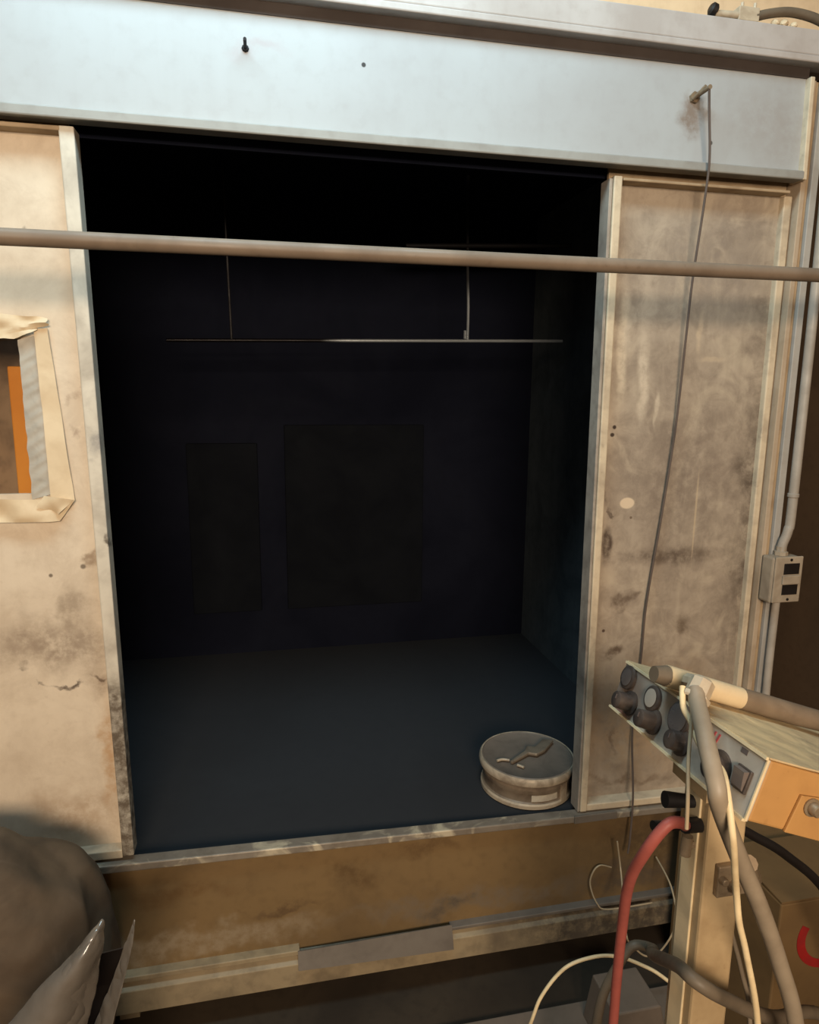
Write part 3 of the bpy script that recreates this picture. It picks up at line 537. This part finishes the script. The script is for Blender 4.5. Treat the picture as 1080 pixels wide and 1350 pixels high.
line('short_lead', [(1.0125, -0.81, 0.90), (1.014, -0.835, 0.85), (1.03, -0.845, 0.79), (1.052, -0.85, 0.695), (1.07, -0.85, 0.45), (1.08, -0.85, 0.015), (1.2, -0.86, 0.005)], 0.0035, 'hosegrey',
     'slim grey lead hanging close along the right face of post', 'cable')

# ------------------------------------------------------------------ outlet box and its conduit on the frame post
ob = thing('outlet_box', 'dusty cream outlet box with two dark openings on frame post', 'outlet', (1.742, -0.045, 1.14))
obj('box', MB().box(1.697, 1.786, -0.050, -0.0045, 1.074, 1.204), 'outlet', ob, bevel=0.006)
fp = obj('faceplate', MB().box(1.700, 1.787, -0.056, -0.050, 1.077, 1.207), 'outlet', ob, bevel=0.003)
for z0, z1 in ((1.157, 1.188), (1.099, 1.128)):
    obj('socket', MB().box(1.727, 1.776, -0.0572, -0.0545, z0, z1), 'black', ob, bevel=0.001, label='dark socket opening')
obj('centre_bridge', MB().box(1.723, 1.778, -0.062, -0.0545, 1.130, 1.155), 'outlet', ob, bevel=0.002)
for z in (1.198, 1.086): obj('screw', MB().lathe([(0.004, 0), (0.004, 0.002)], (1.748, -0.0555, z), (0, -1, 0), 10), 'black', ob)
cn = thing('conduit', 'grey electrical conduit running up and down from outlet box', 'conduit', (1.76, -0.02, 0.0))
obj('conduit_pipe', MB().tube([(1.741, -0.021, 1.2045), (1.744, -0.022, 1.235), (1.757, -0.022, 1.275), (1.763, -0.020, 1.35), (1.762, -0.019, 1.9), (1.756, -0.019, 2.413)], 0.0125, 14), 'conduit', cn, True)
obj('conduit_pipe', MB().tube([(1.744, -0.021, 1.0735), (1.744, -0.021, 0.8), (1.746, -0.034, 0.4), (1.746, -0.047, 0.2), (1.746, -0.047, 0.0)], 0.0105, 14), 'conduit', cn, True)
obj('coupling', MB().lathe([(0.0130, 0), (0.0148, 0.002), (0.0148, 0.010), (0.0130, 0.012)], (1.763, -0.0195, 1.365), seg=16), 'conduit', cn, True)
obj('connector', MB().lathe([(0.018, 0), (0.018, 0.010), (0.0135, 0.012), (0.0135, 0.024)], (1.742, -0.021, 1.2045), seg=8), 'outlet', cn)
# cable lying on the beam
tc_ = thing('beam_cable', 'grey cable with cream connector lying on the top beam', 'cable', (1.5, -0.01, 2.512))
zt = 2.512
obj('cable', MB().tube([(1.515, -0.012, zt + 0.014), (1.555, -0.012, zt + 0.026), (1.61, -0.012, zt + 0.035), (1.67, -0.014, zt + 0.030), (1.725, -0.020, zt + 0.012), (1.772, -0.038, zt - 0.012), (1.83, -0.045, zt - 0.10), (1.84, -0.045, zt - 0.5)], 0.0105, 12), 'hosedark', tc_, True)
cc = MB().box(1.468, 1.522, -0.022, 0.008, zt, zt + 0.030)
cc.tube([(1.478, -0.016, zt + 0.018), (1.478, -0.016, zt + 0.040)], 0.004, 8, False); cc.tube([(1.512, -0.016, zt + 0.018), (1.512, -0.016, zt + 0.042)], 0.004, 8, False)
obj('connector', cc, 'gunfit', tc_, bevel=0.003)
obj('lead_tube', MB().tube([(1.408, -0.014, zt + 0.009), (1.470, -0.014, zt + 0.012)], 0.008, 10, False), 'gunfit', tc_, True)
obj('dark_opening', MB().lathe([(0.010, 0), (0.014, 0.004), (0.014, 0.014), (0.009, 0.018)], (1.412, -0.014, zt + 0.014), (-1, 0.0, 0.35), 12), 'black', tc_, True)  # black stub paints the dark inside of the tube's open end
for k, (x, y, r) in enumerate(((1.575, -0.010, 0.010), (1.600, -0.008, 0.012), (1.625, -0.010, 0.009))):
    b_ = MB(); bmesh.ops.create_icosphere(b_.bm, subdivisions=2, radius=r)
    for v in b_.bm.verts: v.co = v.co * (1 + 0.35 * noise.noise(v.co * 90 + Vector((k, 0, 0)))); v.co.z = v.co.z * 0.8 + r * 0.95; v.co += Vector((x, y, zt))
    tag(obj('debris_lump', b_, 'tape'), ('left pale crumb of debris on the beam under the grey cable', 'middle and largest pale crumb of debris on the beam', 'right pale crumb of debris on the beam')[k], 'debris', 'crumbs of debris on the beam')

# ------------------------------------------------------------------ bottom left: sack and plastic bag
sk = MB(); bmesh.ops.create_icosphere(sk.bm, subdivisions=6, radius=1.0)
for v in sk.bm.verts:
    p = v.co.copy()
    t = (p.z + 1) / 2
    e = 0.60
    sx = math.copysign(abs(p.x) ** e, p.x); sy = math.copysign(abs(p.y) ** e, p.y); sz = math.copysign(abs(p.z) ** 0.55, p.z)
    w_ = 1.0 - 0.34 * max(0, sz) ** 2
    q = Vector((-0.265 + sx * 0.250 * w_, -0.245 + sy * 0.18 * w_, 0.365 + sz * 0.365))
    n = noise.fractal(q * 3.2, 1.0, 2.0, 4) * 0.034 + noise.noise(Vector((q.x * 16, q.y * 16, q.z * 5))) * 0.010 + (1 - abs(noise.noise(Vector((q.x * 7 + q.z * 4, q.y * 7, q.z * 3 - q.x * 5))) * 2)) * 0.012
    q += p.normalized() * n
    q.z = max(q.z, 0.0); v.co = q
tag(obj('sack', sk, 'sack', None, True), 'bulging dark brown sack slumped against the left of the booth', 'sack')
bg = thing('plastic_bag', 'creased grey plastic bag with two pointed open corners by sack', 'bag', (-0.03, -0.55, 0))
def fold(rows, th=0.003):
    m = MB(); g = []
    for sd in (0, 1):
        g.append([[m.bm.verts.new(Vector(p) + Vector((0, th * sd, 0))) for p in r] for r in rows])
    nr, nc = len(rows), len(rows[0])
    for a in range(nr - 1):
        for b in range(nc - 1):
            for sd in (0, 1): m.bm.faces.new([g[sd][a][b], g[sd][a][b + 1], g[sd][a + 1][b + 1], g[sd][a + 1][b]])
        for b in (0, nc - 1): m.bm.faces.new([g[0][a][b], g[0][a + 1][b], g[1][a + 1][b], g[1][a][b]])
    for b in range(nc - 1):
        for a in (0, nr - 1): m.bm.faces.new([g[0][a][b], g[0][a][b + 1], g[1][a][b + 1], g[1][a][b]])
    return m
def soft(o, lv=3):
    md = o.modifiers.new('sub', 'SUBSURF'); md.levels = lv; md.render_levels = lv
    for p in o.data.polygons: p.use_smooth = True
    tx = bpy.data.textures.new('crumple', 'CLOUDS'); tx.noise_scale = 0.045; tx.noise_depth = 2
    dm = o.modifiers.new('crumple', 'DISPLACE'); dm.texture = tx; dm.strength = 0.012; dm.mid_level = 0.5; dm.texture_coords = 'GLOBAL'
soft(obj('bag_corner', fold([[(0.072, -0.580, 0.813), (0.074, -0.582, 0.817), (0.076, -0.580, 0.813)], [(0.056, -0.595, 0.804), (0.069, -0.618, 0.816), (0.073, -0.585, 0.783)],
    [(0.021, -0.60, 0.766), (0.050, -0.635, 0.795), (0.066, -0.585, 0.742)], [(-0.013, -0.61, 0.740), (0.028, -0.650, 0.765), (0.058, -0.585, 0.697)],
    [(-0.062, -0.61, 0.685), (0.008, -0.665, 0.722), (0.041, -0.585, 0.632)], [(-0.115, -0.62, 0.640), (-0.015, -0.675, 0.67), (0.024, -0.585, 0.565)],
    [(-0.19, -0.66, 0.50), (-0.06, -0.69, 0.50), (0.02, -0.60, 0.50)]]), 'bag', bg))
soft(obj('bag_corner', fold([[(0.102, -0.499, 0.742), (0.104, -0.5, 0.742)], [(0.091, -0.499, 0.712), (0.1025, -0.511, 0.712)], [(0.073, -0.495, 0.664), (0.0935, -0.516, 0.673)],
    [(0.050, -0.49, 0.602), (0.0775, -0.521, 0.62)], [(0.020, -0.485, 0.532), (0.060, -0.521, 0.555)], [(-0.011, -0.48, 0.459), (0.043, -0.521, 0.49)]]), 'bag', bg))
obj('bag_inside_shade', fold([[(0.039, -0.478, 0.664), (0.075, -0.478, 0.668)], [(0.025, -0.47, 0.593), (0.051, -0.47, 0.590)], [(0.0, -0.47, 0.518), (0.026, -0.47, 0.514)], [(-0.021, -0.47, 0.45), (-0.006, -0.47, 0.447)]]), 'black', bg, label='black sheet as the shadow inside the open bag')  # black sheet paints the shadow inside the grey bag
body = MB().hexa([(-0.20, -0.68, 0.0), (0.06, -0.68, 0.0), (0.06, -0.48, 0.0), (-0.20, -0.48, 0.0), (-0.185, -0.665, 0.52), (0.03, -0.60, 0.52), (0.045, -0.485, 0.46), (-0.15, -0.47, 0.46)])
bmesh.ops.delete(body.bm, geom=[f for f in body.bm.faces if f.calc_center_median().z > 0.45], context='FACES_ONLY')
bo = obj('bag_body', body, 'bag', bg); md = bo.modifiers.new('solid', 'SOLIDIFY'); md.thickness = 0.003

# ------------------------------------------------------------------ bottom right and floor
ca = thing('carton', 'tan cardboard carton with red ring mark at lower right', 'carton', (1.78, -0.3, 0))
obj('carton_body', MB().box(1.47, 2.06, -0.45, -0.06, 0.0, 0.50), 'carton', ca, bevel=0.004)
obj('carton_flap', MB().hexa([(1.47, -0.45, 0.502), (2.06, -0.45, 0.502), (2.06, -0.26, 0.512), (1.47, -0.26, 0.512), (1.47, -0.45, 0.506), (2.06, -0.45, 0.506), (2.06, -0.26, 0.516), (1.47, -0.26, 0.516)]), 'carton', ca)
rm = arc((0, 0, 0), 0.060, 150, 330, 0, 0.0012, 0.022, 20)
ro = obj('red_mark', rm, 'redmark', ca); ro.matrix_local = Matrix(((1, 0, 0, 1.605 - 1.78), (0, 0, -1, -0.4505 + 0.3), (0, 1, 0, 0.395), (0, 0, 0, 1)))
fp_ = thing('floor_plate', 'low grey metal plate with raised block under the cables', 'plate', (1.15, -0.45, 0))
obj('plate', MB().box(0.72, 1.44, -0.75, -0.16, 0.0, 0.018), 'plate', fp_, bevel=0.003)
obj('raised_block', MB().hexa([(1.13, -0.34, 0.018), (1.30, -0.34, 0.018), (1.30, -0.20, 0.018), (1.13, -0.20, 0.018), (1.145, -0.33, 0.15), (1.27, -0.33, 0.15), (1.27, -0.21, 0.15), (1.145, -0.21, 0.15)]), 'plate', fp_, bevel=0.004)

for o in list(bpy.data.objects):
    for k in ('_rot', '_base'):
        if k in o: del o[k]
